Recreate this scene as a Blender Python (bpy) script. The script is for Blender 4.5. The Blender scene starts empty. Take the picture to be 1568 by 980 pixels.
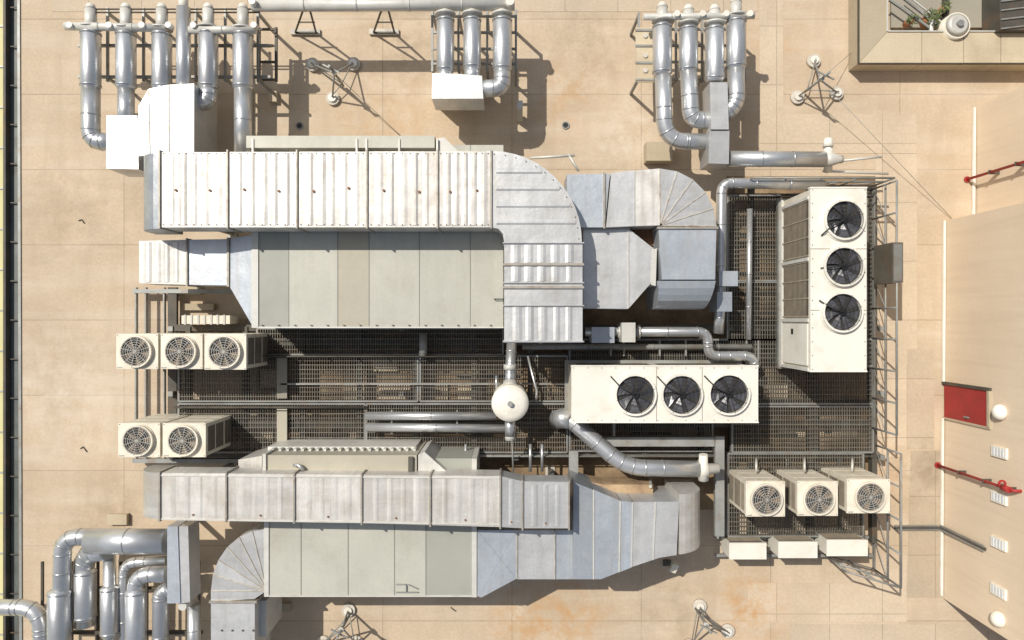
import bpy, bmesh, math, random
from mathutils import Vector, Matrix
random.seed(7)
H=18.0; S=60.0
def W(x,y,z=0.0):
    k=(1-z/H)/S
    return Vector(((x-784)*k, -(y-490)*k, z))
def WX(x,z=0.0): return (x-784)*(1-z/H)/S
def WY(y,z=0.0): return -(y-490)*(1-z/H)/S
def px(n,z=0.0): return n*(1-z/H)/S
scene=bpy.context.scene
# ------------------------------------------------------------------ materials
def make_mat(name,col,rough=.6,metal=0.0,var=.12,scale=1.2,dirt=None,dirt_amt=0.0,dirt_scale=.8,dirt_lo=.52,
             fine=0.0,fine_scale=40,bump=0.0,bump_scale=20,joints=None,streak=None,spec=.5,spots=None):
    m=bpy.data.materials.new(name); m.use_nodes=True
    nt=m.node_tree; n=nt.nodes; l=nt.links
    b=n['Principled BSDF']; b.inputs['Roughness'].default_value=rough; b.inputs['Metallic'].default_value=metal
    b.inputs['Specular IOR Level'].default_value=spec
    tc=n.new('ShaderNodeTexCoord'); co=tc.outputs['Object']
    def noise(sc,det=5,r=.6,vec=None):
        t=n.new('ShaderNodeTexNoise'); t.inputs['Scale'].default_value=sc; t.inputs['Detail'].default_value=det
        t.inputs['Roughness'].default_value=r; l.new(vec or co,t.inputs['Vector']); return t.outputs['Fac']
    def maprange(v,a,b_,c,d):
        t=n.new('ShaderNodeMapRange'); l.new(v,t.inputs[0])
        for i,q in enumerate((a,b_,c,d)): t.inputs[i+1].default_value=q
        return t.outputs[0]
    def mul(a,b_):
        t=n.new('ShaderNodeMath'); t.operation='MULTIPLY'
        for i,q in enumerate((a,b_)):
            if isinstance(q,(int,float)): t.inputs[i].default_value=q
            else: l.new(q,t.inputs[i])
        return t.outputs[0]
    at=n.new('ShaderNodeAttribute'); at.attribute_name='tone'
    f=mul(at.outputs['Fac'],maprange(noise(scale),.3,.7,1-var,1+var))
    if fine>0: f=mul(f,maprange(noise(fine_scale,3),.3,.7,1-fine,1+fine))
    if joints:
        bt=n.new('ShaderNodeTexBrick'); bt.offset=0; l.new(co,bt.inputs['Vector'])
        bt.inputs['Scale'].default_value=1; bt.inputs['Brick Width'].default_value=joints[0]; bt.inputs['Row Height'].default_value=joints[1]
        bt.inputs['Mortar Size'].default_value=.014; bt.inputs['Mortar Smooth'].default_value=.3
        bt.inputs['Color1'].default_value=(1,1,1,1); bt.inputs['Color2'].default_value=(.93,.93,.93,1); bt.inputs['Mortar'].default_value=(joints[2],)*3+(1,)
        f=mul(f,bt.outputs['Color'])
    cm=n.new('ShaderNodeVectorMath'); cm.operation='SCALE'; cm.inputs[0].default_value=col; l.new(f,cm.inputs['Scale'])
    out=cm.outputs[0]
    def mixin(out,c,fac):
        mx=n.new('ShaderNodeMix'); mx.data_type='RGBA'; l.new(fac,mx.inputs[0]); l.new(out,mx.inputs[6]); mx.inputs[7].default_value=(*c,1)
        return mx.outputs[2]
    if dirt: out=mixin(out,dirt,maprange(noise(dirt_scale,8,.65),dirt_lo,dirt_lo+.22,0,dirt_amt))
    if streak:
        for st in (streak if isinstance(streak,list) else [streak]):
            mp=n.new('ShaderNodeMapping'); mp.inputs['Scale'].default_value=st[0]; l.new(co,mp.inputs['Vector'])
            out=mixin(out,st[1],maprange(noise(1,6,.6,mp.outputs[0]),.48,.72,0,st[2]))
    if spots:   # local stains: (x,y,radius,amount,colour) in metres
        for (sx,sy,sr,am,c) in spots:
            mp=n.new('ShaderNodeVectorMath'); mp.operation='DISTANCE'; l.new(co,mp.inputs[0]); mp.inputs[1].default_value=(sx,sy,0)
            fall=maprange(mp.outputs['Value'],0,sr,1,0)
            out=mixin(out,c,mul(mul(fall,maprange(noise(2.2,8,.7),.42,.62,0,1)),am))
    l.new(out,b.inputs['Base Color'])
    if bump>0:
        bp=n.new('ShaderNodeBump'); bp.inputs['Strength'].default_value=bump; bp.inputs['Distance'].default_value=.02
        l.new(noise(bump_scale,3),bp.inputs['Height']); l.new(bp.outputs[0],b.inputs['Normal'])
    return m
M={}
OR=(.50,.27,.10); DK=(.25,.19,.13); LT=(.68,.60,.49)
def SP(x,y,r,a,c): return (WX(x),WY(y),r,a,c)
spots=[SP(1145,930,1.3,.85,OR),SP(860,950,1.6,.85,OR),SP(790,955,1.2,.6,OR),SP(1350,730,1.2,.4,OR),SP(1420,720,1.2,.6,DK),
       SP(950,205,1.6,.7,LT),SP(870,150,1.5,.5,OR),SP(600,200,2,.4,OR),SP(100,600,2.6,.55,LT),SP(120,330,2,.35,DK),SP(180,800,1.6,.45,DK),SP(1180,60,1.2,.35,OR),SP(900,60,1.8,.4,DK),SP(620,60,2.4,.4,DK),SP(1020,940,1.5,.4,DK)]
M['deck']=make_mat('roof_concrete',(.545,.435,.31),.85,0,.11,.45,(.42,.31,.20),.55,.3,.5,.07,14,.15,30,joints=(3.3,1.92,.68),
   streak=[((.25,1.6,1),(.63,.54,.425),.6),((2.2,.35,1),(.43,.34,.24),.45)],spec=.2,spots=spots)
M['slab']=make_mat('roof_slab',(.555,.455,.335),.85,0,.08,.8,(.44,.34,.23),.5,.5,.5,.07,14,.1,30,joints=(1.35,1.5,.70),spec=.2,spots=spots[:5])
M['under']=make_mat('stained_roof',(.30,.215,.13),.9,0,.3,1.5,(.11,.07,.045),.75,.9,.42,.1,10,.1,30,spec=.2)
M['wall']=make_mat('wall_plaster',(.72,.595,.44),.85,0,.05,.4,(.62,.49,.35),.45,.3,.5,.03,20,.1,40,streak=((.3,6,.3),(.60,.48,.35),.5),spec=.2)
M['wall2']=make_mat('parapet_render',(.47,.40,.285),.85,0,.1,.7,(.3,.23,.15),.5,.8,.5,.05,20,.1,40,spec=.2)
M['yellow']=make_mat('yellow_sheet',(.62,.56,.28),.7,0,.1,.6)
M['gutter']=make_mat('gutter_metal',(.13,.14,.13),.6,.3,.25,.8,(.06,.05,.04),.6,1.5)
GS=[((5,.5,1),(.40,.39,.36),.55),((.4,3,1),(.68,.67,.64),.45)]
M['galv']=make_mat('galvanised_sheet',(.56,.565,.56),.42,.45,.12,1.3,(.40,.37,.32),.5,1.1,.5,.07,22,.6,2.0,streak=GS)
M['galvw']=make_mat('galvanised_sheet_weathered',(.63,.61,.565),.46,.30,.12,1.6,(.40,.32,.24),.6,1.5,.5,.07,22,.6,2.0,streak=[((7,.7,1),(.40,.365,.32),.65),((.5,4,1),(.72,.70,.66),.4)])
M['galvb']=make_mat('galvanised_sheet_blue',(.48,.52,.56),.40,.48,.13,1.2,(.62,.62,.60),.5,1.3,.5,.07,22,.6,2.0,streak=GS[:1])
M['pipe']=make_mat('aluminium_cladding',(.60,.61,.61),.34,.72,.07,2,(.42,.40,.36),.4,2.2,.52,.04,30,.15,6)
M['panel']=make_mat('ahu_panel',(.42,.415,.355),.55,.1,.07,.8,(.32,.30,.24),.5,.9,.5,.04,18,streak=((6,.6,1),(.49,.48,.42),.4))
M['panelt']=make_mat('ahu_panel_tan',(.39,.36,.285),.55,.1,.06,.8,(.31,.28,.22),.4,.9,.5,.03,18)
M['paneld']=make_mat('ahu_panel_dark',(.31,.315,.27),.55,.1,.06,.8,(.24,.24,.2),.5,1)
M['trim']=make_mat('trim_light',(.58,.57,.52),.5,.15,.08,2,(.36,.31,.24),.5,3)
M['cream']=make_mat('cream_enamel',(.71,.66,.545),.5,0,.05,1.6,(.50,.42,.30),.5,2.5,.5,.03,20,streak=((3,3,.6),(.52,.45,.34),.4))
M['white']=make_mat('white_enamel',(.745,.715,.63),.5,0,.04,1.2,(.55,.49,.38),.5,1.8,.5,.03,20)
M['black']=make_mat('black_plastic',(.018,.018,.02),.4,0,.2,5)
M['well']=make_mat('fan_well',(.035,.033,.03),.7,0,.3,6)
M['blade']=make_mat('fan_blade',(.06,.06,.066),.3,0,.2,5)
M['brownf']=make_mat('fan_well_brown',(.20,.155,.11),.7,0,.3,9,(.36,.28,.2),.7,9,.5)
M['louver']=make_mat('coil_fins',(.12,.10,.075),.6,.2,.2,4)
M['slat']=make_mat('louvre_slats',(.24,.205,.155),.6,.1,.15,4)
M['steel']=make_mat('painted_steel',(.30,.305,.285),.55,.3,.18,1.8,(.22,.14,.08),.65,3,.5)
M['steeld']=make_mat('dark_steel',(.095,.088,.072),.65,.3,.25,2,(.17,.10,.055),.7,2.2,.5)
M['grate']=make_mat('grating_steel',(.165,.155,.13),.6,.3,.25,1.2,(.22,.15,.09),.6,.9,.5)
M['flange']=make_mat('duct_flange',(.44,.41,.35),.5,.3,.2,5,(.26,.15,.08),.7,6,.5)
M['rust']=make_mat('rust',(.22,.11,.06),.9,0,.3,10)
M['red']=make_mat('red_paint',(.36,.028,.026),.55,0,.12,3,(.2,.03,.02),.5,4)
M['concrete']=make_mat('concrete_block',(.55,.51,.44),.85,0,.15,4,(.3,.27,.22),.5,5)
M['glass']=make_mat('window_glass',(.62,.66,.70),.15,0,.05,2)
M['leaf']=make_mat('leaf',(.075,.095,.035),.7,0,.4,6)
M['terra']=make_mat('terracotta',(.42,.17,.08),.8,0,.15,6)
M['ground']=make_mat('asphalt_ground',(.10,.095,.085),.9,0,.2,.05)
M['rubber']=make_mat('cable_black',(.03,.03,.03),.6,0,.1,5)
# ------------------------------------------------------------------ builder
class Obj:
    def __init__(s,name): s.name=name; s.parts={}
    def _p(s,part):
        return s.parts.setdefault(part,dict(v=[],f=[],m=[],t=[],s=[],mats=[]))
    def add(s,part,verts,faces,mat,tone=None,smooth=None):
        p=s._p(part); o=len(p['v']); p['v']+= [tuple(v) for v in verts]
        if mat not in p['mats']: p['mats'].append(mat)
        mi=p['mats'].index(mat)
        if tone is None: tone=random.uniform(.90,1.05)
        if mat.startswith('galv') and part!='stiffeners': tone*=random.uniform(.91,1.05)
        for i,f in enumerate(faces):
            p['f'].append([a+o for a in f]); p['m'].append(mi); p['t'].append(tone)
            p['s'].append(bool(smooth[i]) if smooth is not None else False)
    def finish(s):
        objs=[]
        for pn,p in s.parts.items():
            me=bpy.data.meshes.new(s.name+'_'+pn); me.from_pydata(p['v'],[],p['f'])
            me.polygons.foreach_set('material_index',p['m']); me.polygons.foreach_set('use_smooth',p['s'])
            for mm in p['mats']: me.materials.append(M[mm])
            a=me.attributes.new('tone','FLOAT','FACE'); a.data.foreach_set('value',p['t'])
            bm=bmesh.new(); bm.from_mesh(me); bmesh.ops.recalc_face_normals(bm,faces=bm.faces); bm.to_mesh(me); bm.free()
            ob=bpy.data.objects.new(pn,me); scene.collection.objects.link(ob); objs.append(ob)
        if len(objs)==1: objs[0].name=s.name
        else:
            e=bpy.data.objects.new(s.name,None); scene.collection.objects.link(e)
            for ob in objs: ob.parent=e
def prism(o,part,pts,zb,zt,mat,tone=None):
    n=len(pts); v=[(p[0],p[1],zb) for p in pts]+[(p[0],p[1],zt) for p in pts]
    f=[list(range(n))[::-1],list(range(n,2*n))]+[[i,(i+1)%n,n+(i+1)%n,n+i] for i in range(n)]
    o.add(part,v,f,mat,tone)
def iprism(o,part,ip,zb,zt,mat,tone=None):
    prism(o,part,[W(x,y,zt)[:2] for x,y in ip],zb,zt,mat,tone)
def box(o,part,x0,y0,x1,y1,z0,z1,mat,tone=None):
    prism(o,part,[(x0,y0),(x1,y0),(x1,y1),(x0,y1)],z0,z1,mat,tone)
def ibox(o,part,x0,y0,x1,y1,zb,zt,mat,tone=None):
    iprism(o,part,[(x0,y1),(x1,y1),(x1,y0),(x0,y0)],zb,zt,mat,tone)
def beam(o,part,a,b,w,h,mat,tone=None):
    a=Vector(a); b=Vector(b); d=(b-a).normalized()
    up=Vector((0,0,1)) if abs(d.z)<.95 else Vector((0,1,0))
    s=d.cross(up).normalized()*w/2; u=s.cross(d).normalized()*h/2
    v=[a-s-u,a+s-u,a+s+u,a-s+u,b-s-u,b+s-u,b+s+u,b-s+u]
    o.add(part,v,[[0,3,2,1],[4,5,6,7],[0,1,5,4],[1,2,6,5],[2,3,7,6],[3,0,4,7]],mat,tone)
def sweep(o,part,pts,rad,mat,seg=16,tone=None,caps=True):
    pts=[Vector(p) for p in pts]; n=len(pts)
    if not isinstance(rad,(list,tuple)): rad=[rad]*n
    T=[]
    for i in range(n):
        a=pts[max(i-1,0)]; b=pts[min(i+1,n-1)]; T.append((b-a).normalized())
    up=Vector((0,0,1)) if abs(T[0].z)<.9 else Vector((1,0,0))
    x=T[0].cross(up).normalized(); v=[]
    for i in range(n):
        x=(x-T[i]*x.dot(T[i])).normalized(); y=T[i].cross(x)
        for k in range(seg):
            a=2*math.pi*k/seg; v.append(pts[i]+(x*math.cos(a)+y*math.sin(a))*rad[i])
    f=[];sm=[]
    for i in range(n-1):
        for k in range(seg):
            k2=(k+1)%seg; f.append([i*seg+k,i*seg+k2,(i+1)*seg+k2,(i+1)*seg+k]); sm.append(1)
    if caps:
        f.append(list(range(seg))[::-1]); f.append([(n-1)*seg+k for k in range(seg)]); sm+=[0,0]
    o.add(part,v,f,mat,tone,sm)
def pipe(o,part,pts,r,mat='pipe',R=None,bands=True,seg=20,step=1.1):
    pts=[Vector(p) for p in pts]; R=R or r*2.0
    path=[pts[0]]; marks=[]
    for i in range(1,len(pts)-1):
        a,b,c=pts[i-1],pts[i],pts[i+1]
        d1=(a-b);d2=(c-b); q=min(R,d1.length*.49,d2.length*.49)
        p1=b+d1.normalized()*q; p2=b+d2.normalized()*q
        marks.append((p1,-d1.normalized())); marks.append((p2,d2.normalized()))
        for k in range(7):
            t=k/6; path.append(p1*(1-t)**2+b*2*t*(1-t)+p2*t*t)
            if bands and r>.12 and k in(2,4): 
                dd=((b-p1)*(1-t)+(p2-b)*t).normalized(); marks.append((path[-1].copy(),dd))
    path.append(pts[-1])
    sweep(o,part,path,r,mat,seg)
    if bands:
        for i in range(len(pts)-1):
            L=(pts[i+1]-pts[i]).length; d=(pts[i+1]-pts[i]).normalized()
            n=int(L/step)
            for k in range(1,n+1):
                if k*L/(n+1)>R*1.1 and L-k*L/(n+1)>R*1.1: marks.append((pts[i]+d*(k*L/(n+1)),d))
        for p,d in marks: sweep(o,part,[p-d*.016,p+d*.016],r+.008,mat,seg,tone=.82)
def cyl(o,part,c,r,z0,z1,mat,seg=28,r1=None,tone=None):
    sweep(o,part,[(c[0],c[1],z0),(c[0],c[1],z1)],[r,r1 if r1 is not None else r],mat,seg,tone)
def ring(o,part,c,ri,ro,z0,z1,mat,seg=32,tone=None):
    v=[]
    for r,z in((ri,z0),(ro,z0),(ro,z1),(ri,z1)):
        for k in range(seg):
            a=2*math.pi*k/seg; v.append((c[0]+r*math.cos(a),c[1]+r*math.sin(a),z))
    f=[];
    for q in range(4):
        for k in range(seg):
            f.append([q*seg+k,q*seg+(k+1)%seg,((q+1)%4)*seg+(k+1)%seg,((q+1)%4)*seg+k])
    o.add(part,v,f,mat,tone)
def loft(o,part,secs,mat,tone=None,smooth=False):
    n=len(secs[0]); v=[p for s in secs for p in s]; f=[];sm=[]
    for i in range(len(secs)-1):
        for k in range(n):
            f.append([i*n+k,i*n+(k+1)%n,(i+1)*n+(k+1)%n,(i+1)*n+k]); sm.append(0)
    f.append(list(range(n))[::-1]); f.append([(len(secs)-1)*n+k for k in range(n)]); sm+=[0,0]
    o.add(part,v,f,mat,tone,sm)
def arc(cx,cy,rx,ry,a0,a1,n=8):
    return [(cx+rx*math.cos(math.radians(a0+(a1-a0)*i/n)),cy+ry*math.sin(math.radians(a0+(a1-a0)*i/n))) for i in range(n+1)]
def fan(o,c,z,r,nb=7,dark=True,ringmat='white',rot=0):
    ring(o,'fan_shroud',c,r*.93,r*1.04,z+.002,z+.10,ringmat)
    ring(o,'fan_shroud',c,r*1.04,r*1.10,z+.002,z+.03,ringmat)
    cyl(o,'fan_well',c,r*.93,z+.003,z+.012,'well' if dark else 'brownf',32)
    bm_='blade' if dark else 'well'
    for k in range(nb):
        a=rot+2*math.pi*k/nb; w=math.pi/nb*(.62 if dark else .5); v=[]
        for rr,aw in((.16,.8),(.5,.95),(.9,1.05)):
            for s_,zz in((-1,.02),(1,.07)):
                aa=a+s_*w*aw+ .25*rr
                v.append((c[0]+r*rr*math.cos(aa),c[1]+r*rr*math.sin(aa),z+zz))
        o.add('fan_blades',v,[[0,1,3,2],[2,3,5,4]],bm_,random.uniform(.8,1.6))
    cyl(o,'fan_hub',c,r*(.17 if dark else .24),z+.02,z+.09,'black' if dark else 'louver',16)
    gm='black' if dark else 'trim'
    for q in ([.35,.55,.75,.92] if dark else [.30,.45,.6,.75,.88]):
        ring(o,'fan_guard',c,r*q-.003,r*q+.003,z+.105,z+.111,gm,32)
    for k in range(4 if dark else 6):
        a=k*math.pi/(4 if dark else 6)+.3; d=Vector((math.cos(a),math.sin(a),0))*r*.98
        beam(o,'fan_guard',Vector((c[0],c[1],z+.108))-d,Vector((c[0],c[1],z+.108))+d,.007,.006,gm)
# ================================================================== SETTING
g=Obj('ground'); box(g,'g',-400,-400,400,400,-14,-13.9,'ground'); g.finish()
d=Obj('roof_deck')
prism(d,'deck',[(WX(36),WY(1500)),(WX(2300),WY(1500)),(WX(2300),WY(-600)),(WX(29),WY(-600))],-.35,0,'deck',1)
d.finish()
b=Obj('building_below'); box(b,'walls',-40,-22,30,22,-13.88,-.42,'wall',.9)
box(b,'annex_roof',-40,-22,WX(7),22,-.41,.02,'yellow',1)
for i in range(26): box(b,'annex_seams',-40,WY(-330+i*62),WX(7),WY(-330+i*62)+.04,.022,.05,'trim',.7)
b.finish()
gt=Obj('roof_gutter')
prism(gt,'trough',[(WX(15),-22),(WX(36.5),-22),(WX(28.5),22),(WX(7.5),22)],-.40,-.12,'gutter',1)
box(gt,'lip',WX(7.2),-22,WX(11),22,-.12,.06,'steeld')
for i in range(30): beam(gt,'brackets',(WX(9),-14+i*1.0,-.05),(WX(31),-14+i*1.0,-.05),.03,.02,'steeld')
prism(gt,'flashing',[(WX(32.2),WY(1500)),(WX(36.4),WY(1500)),(WX(29.5),WY(-600)),(WX(25.5),WY(-600))],-.11,.03,'steel')
gt.finish()
sl=Obj('roof_paving_sheet')
def sheet(pts,mat='slab',z=.008,tone=1): prism(sl,'s',[W(x,y,0)[:2] for x,y in pts],z-.006,z,mat,tone)
sheet([(1163,0),(1163,235),(1403,235),(1403,175),(1199,175),(1199,0)],tone=1.03)
sheet([(1340,236),(1340,700),(1388,700),(1388,560),(1404,535),(1404,236)],tone=1.05)
sheet([(1389,535),(1430,535),(1430,687),(1389,687)],tone=.90,z=.012)
sheet([(1145,893),(1388,893),(1388,952),(1145,952)],tone=1.06)
sheet([(1210,956),(1500,956),(1560,1000),(1210,1000)],tone=.96)
sheet([(80,0),(1160,0),(1160,18),(80,18)],tone=.98)
sheet([(1395,690),(1440,690),(1440,915),(1388,915)],tone=.80)
sl.finish()
# right hand building
rb=Obj('plant_room_building')
wt=5.2
fp=[(1447,338),(1443,915),(2300,915),(2300,165),(1493,165),(1493,338)]
prism(rb,'walls',[W(x,y,0)[:2] for x,y in fp],.014,wt,'wall',1)
prism(rb,'coping',[(p.x+dx,p.y+dy) for p,(dx,dy) in zip([W(x,y,0) for x,y in fp],[(-.06,.06),(-.06,-.06),(0,-.06),(0,.06),(-.06,.06),(-.06,.06)])],wt,wt+.12,'trim')
def wallx(y):
    y0,y1=WY(338),WY(915); t=(y-y0)/(y1-y0); return WX(1447)+(WX(1443)-WX(1447))*t
ya,yb=WY(588),WY(638); X=wallx(ya)
box(rb,'door',X-.03,yb,X+.05,ya,.06,1.72,'red')
box(rb,'door_frame',X-.07,ya,X+.05,ya+.07,.016,1.80,'steeld'); box(rb,'door_frame',X-.05,yb-.05,X+.05,yb,.016,1.80,'wall2')  # dark north jamb paints the door recess shadow into the frame
box(rb,'door_frame',X-.07,yb+.001,X+.05,ya-.001,1.722,1.80,'wall2')
box(rb,'door_handle',X-.08,yb+.1,X-.03,yb+.14,.9,1.05,'steel')
for yy in (692,762,832,905):
    z=2.12; y=WY(yy,z); X=wallx(y)
    box(rb,'vents',X-.05,y-.13,X+.04,y+.11,z-.26,z+.22,'white',1.15)
    for q in range(4): box(rb,'vents',X-.06,y-.10,X-.051,y+.08,z-.20+q*.1,z-.15+q*.1,'glass')
for yy in (631,948):
    z=2.15; y=WY(yy,z); X=wallx(y)
    sweep(rb,'bulkhead_lamps',[(X,y,z),(X-.06,y,z),(X-.14,y,z),(X-.19,y,z),(X-.2,y,z)],[.17,.18,.15,.08,.01],'white',24,1.2)
for y0,y1,xx in((338,588,1446),(640,912,1443),(165,330,1492)):
    beam(rb,'skirting_pipe',W(xx,y0,.05),W(xx-1.5,y1,.05),.05,.06,'white',1.1)
rb.finish()
def standpipe(x,y,ztop):
    o=Obj('fire_standpipe'); p=W(x,y,0)
    pipe(o,'riser',[p+Vector((0,0,.02)),(p.x,p.y,ztop),(p.x+.3,p.y,ztop)],.036,'red',bands=False,seg=10)
    cyl(o,'flange',p,.08,.016,.04,'red',12)
    for z in(.9,1.8,2.6):
        if z<ztop: box(o,'clamp',p.x-.05,p.y-.05,p.x+.25,p.y+.05,z-.015,z+.015,'steeld')
    ring(o,'valve_wheel',(p.x-.02,p.y+.08),.05,.09,ztop-.35,ztop-.32,'red',12)
    cyl(o,'valve_wheel',(p.x-.02,p.y),.07,ztop-.32,ztop-.1,'red',12)
    o.finish()
standpipe(1435,712,2.75); standpipe(1480,275,4.5)
o=Obj('cable_tray')
for s_ in(-1,1): beam(o,'rails',W(1370,808+s_*3,.06),W(1437,808+s_*3,.06),.02,.06,'steel'); beam(o,'rails',W(1440,808+s_*3,.06),Vector((WX(1440),WY(808+s_*3),1.65)),.02,.05,'steel')
beam(o,'cables',W(1370,808,.05),W(1440,808,.05),.06,.04,'steeld'); beam(o,'cables',W(1440.5,808,.05),Vector((WX(1440.5),WY(808),1.7)),.04,.06,'steeld')
o.finish()
# top right parapet enclosure with a wide panelled cap
o=Obj('terrace_parapet'); h=.55
def PP(pts,part,mat,tone,z0=.014,z1=h): iprism(o,part,pts,z0,z1,mat,tone)
PP([(1315,97),(1358,49),(1358,-600),(1315,-600)],'west_cap','wall2',.88)  # darker tone paints in the shading of a sloped cap
xs=[1315,1412,1476,1533,1600,1800,2300]
PP([(1315.5,97),(1358.5,49),(1411,49),(1411,97)],'south_cap','wall2',1.12)
for a,b_ in zip(xs[1:-1],xs[2:]): PP([(a,97),(a,49),(b_-1,49),(b_-1,97)],'south_cap','wall2',random.uniform(1.06,1.17))
beam(o,'drip_edge',W(1314,97.5,h-.02),W(2300,97.5,h-.02),.02,.08,'steeld'); beam(o,'drip_edge',W(1314.5,97,h-.02),W(1314.5,-600,h-.02),.02,.08,'steeld')
beam(o,'inner_edge',W(1359,48,h+.01),W(2300,48,h+.01),.03,.04,'trim'); beam(o,'inner_edge',W(1358.5,48,h+.01),W(1358.5,-600,h+.01),.03,.04,'trim')
box(o,'floor',WX(1362),WY(44),WX(2300),WY(-600),.016,.08,'panelt',.9)
beam(o,'conduit',W(1362,0,.4),W(1425,44,.4),.05,.05,'steel'); beam(o,'conduit',W(1374,-10,.4),W(1440,42,.4),.05,.05,'steel'); beam(o,'conduit',W(1385,-10,.4),W(1452,42,.4),.03,.03,'trim')
ibox(o,'kerb',1450,-40,1454,20,.08,.3,'steeld')
ibox(o,'roof_light',1531,-200,1600,46,.08,.75,'steeld')
for k in range(6): beam(o,'roof_light_bars',W(1533,44-k*14,.77),W(1600,36-k*14,.77),.03,.03,'steel')
o.finish()
def pot_plant(x,y,r,pot='terra',n=110):
    o=Obj('potted_plant'); z=.09; c=W(x,y,z)
    cyl(o,'pot',c,r*.6,z,z+.25,pot,16,r*.75)
    for k in range(n):
        a=random.uniform(0,6.28); rr=r*random.random()**.6; p=Vector((c.x+rr*math.cos(a),c.y+rr*math.sin(a),z+.25+random.uniform(0,.3)*(1-rr/r*.5)))
        u=Vector((random.uniform(-1,1),random.uniform(-1,1),random.uniform(-.4,.4))).normalized(); v=u.cross(Vector((0,0,1))).normalized()
        L=random.uniform(.04,.09); o.add('leaves',[p-u*L,p+v*L*.3,p+u*L,p-v*L*.3],[[0,1,2,3]],'leaf',random.uniform(.6,2.2))
    o.finish()
pot_plant(1386,38,.12,n=30); pot_plant(1416,36,.24); pot_plant(1436,20,.12,n=50)
o=Obj('water_tank'); c=W(1470,36,.75); cyl(o,'tank',c,.32,.09,.65,'cream'); cyl(o,'lid',c,.29,.65,.73,'trim',28,.2); cyl(o,'cap',c,.08,.73,.8,'steel',12)
pipe(o,'outlet',[(c.x-.5,c.y+.3,.4),(c.x-.5,c.y-.1,.4),(c.x-.2,c.y-.1,.4)],.05,'trim',bands=False,seg=10); o.finish()
# ================================================================== PLATFORM
pf=Obj('steel_grating_platform'); GZ=.62
def grating(x0,y0,x1,y1,z=GZ):
    X0,X1,Y0,Y1=WX(x0,z),WX(x1,z),WY(y1,z),WY(y0,z)
    n=int((X1-X0)/.06)
    for i in range(n+1):
        x=X0+(X1-X0)*i/n; box(pf,'grating',x-.007,Y0,x+.007,Y1,z-.028,z,'grate',random.uniform(.8,1.2))
    n=max(2,int((Y1-Y0)/.11))
    for i in range(n+1):
        y=Y0+(Y1-Y0)*i/n; box(pf,'grating',X0,y-.007,X1,y+.007,z-.022,z+.004,'grate',random.uniform(.8,1.2))
    for k,(a,b_) in enumerate((((x0,y0),(x1,y0)),((x1,y0),(x1,y1)),((x1,y1),(x0,y1)),((x0,y1),(x0,y0)))):
        beam(pf,'edge_channels',W(*a,z-.06-.004*(k%2)),W(*b_,z-.06-.004*(k%2)),.04,.14,'steel',.85)
for r in((275,545,640,614),(644,545,868,614),(275,618,560,692),(562,618,868,692),(872,520,1160,560),(872,645,1090,690),
         (1113,300,1195,430),(1113,432,1195,520),(1142,520,1335,618),(1120,622,1335,692),(395,503,770,543),(1113,694,1320,820),
         (1325,290,1336,560)):
    grating(*r)
for x in range(290,1340,87):
    beam(pf,'joists',W(x,500,.42),W(x,700,.42),.12,.18,'steeld')
for y in(502,524,545,617,648,694):
    beam(pf,'main_beams',W(270,y,.36),W(1338,y,.36),.16,.22,'steeld')
for x in(1120,1150,1240,1336): beam(pf,'main_beams',W(x,285,.38),W(x,830,.38),.12,.2,'steeld')
for y in(300,360,420,480): beam(pf,'joists',W(1110,y,.42),W(1336,y,.42),.09,.16,'steeld')
for y in(446,705): beam(pf,'main_beams',W(205,y,.3),W(420,y,.3),.1,.16,'steel')
for x in(209,224,252): beam(pf,'main_beams',W(x,440,.3),W(x,705,.3),.035,.1,'steel')
beam(pf,'main_beams',W(265,440,.3),W(265,705,.3),.22,.1,'steeld')
for x in(275,430,620,790,880,1110,1336):
    for y in(503,600,695): box(pf,'legs',WX(x)-.06,WY(y)-.06,WX(x)+.06,WY(y)+.06,.018,.5,'steel')
for a,b_ in(((926,676),(1093,676)),((1101,668),(1101,820)),((878,690),(878,735))):
    beam(pf,'channel_frames',W(*a,.9),W(*b_,.9),.22,.14,'steel',1.15)
for a,b_,tn in(((432,548),(432,610),.6),((432,626),(432,688),1.0)): beam(pf,'channel_frames',W(*a,.7),W(*b_,.7),.25,.04,'panelt',tn)
for k,y in enumerate((588,)): beam(pf,'cable_trays',W(430,y,.70),W(1160,y,.70),.04,.04,'steel',.9)
for k in range(16):
    x=random.uniform(450,1250); y=random.choice((560,575,600,630,665,680)); L=random.uniform(30,110)
    sweep(pf,'underslung_pipes',[W(x,y,.16),W(x+L,y,.16)],.05,'steeld',10)
pf.finish()
us=Obj('stained_roof_and_sun_gaps')
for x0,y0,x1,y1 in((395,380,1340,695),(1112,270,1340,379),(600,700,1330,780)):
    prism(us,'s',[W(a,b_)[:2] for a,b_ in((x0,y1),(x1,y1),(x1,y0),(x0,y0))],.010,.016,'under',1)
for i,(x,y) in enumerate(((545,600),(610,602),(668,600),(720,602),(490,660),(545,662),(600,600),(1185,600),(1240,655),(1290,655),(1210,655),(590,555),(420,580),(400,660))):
    prism(us,'s',[W(a,b_)[:2] for a,b_ in((x-19,y+13),(x+19,y+13),(x+19,y-13),(x-19,y-13))],.017,.10+.001*i,'deck',random.uniform(1.0,1.25))  # pale tan blocks paint in the sunlit gaps seen through the grating
us.finish()
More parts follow.
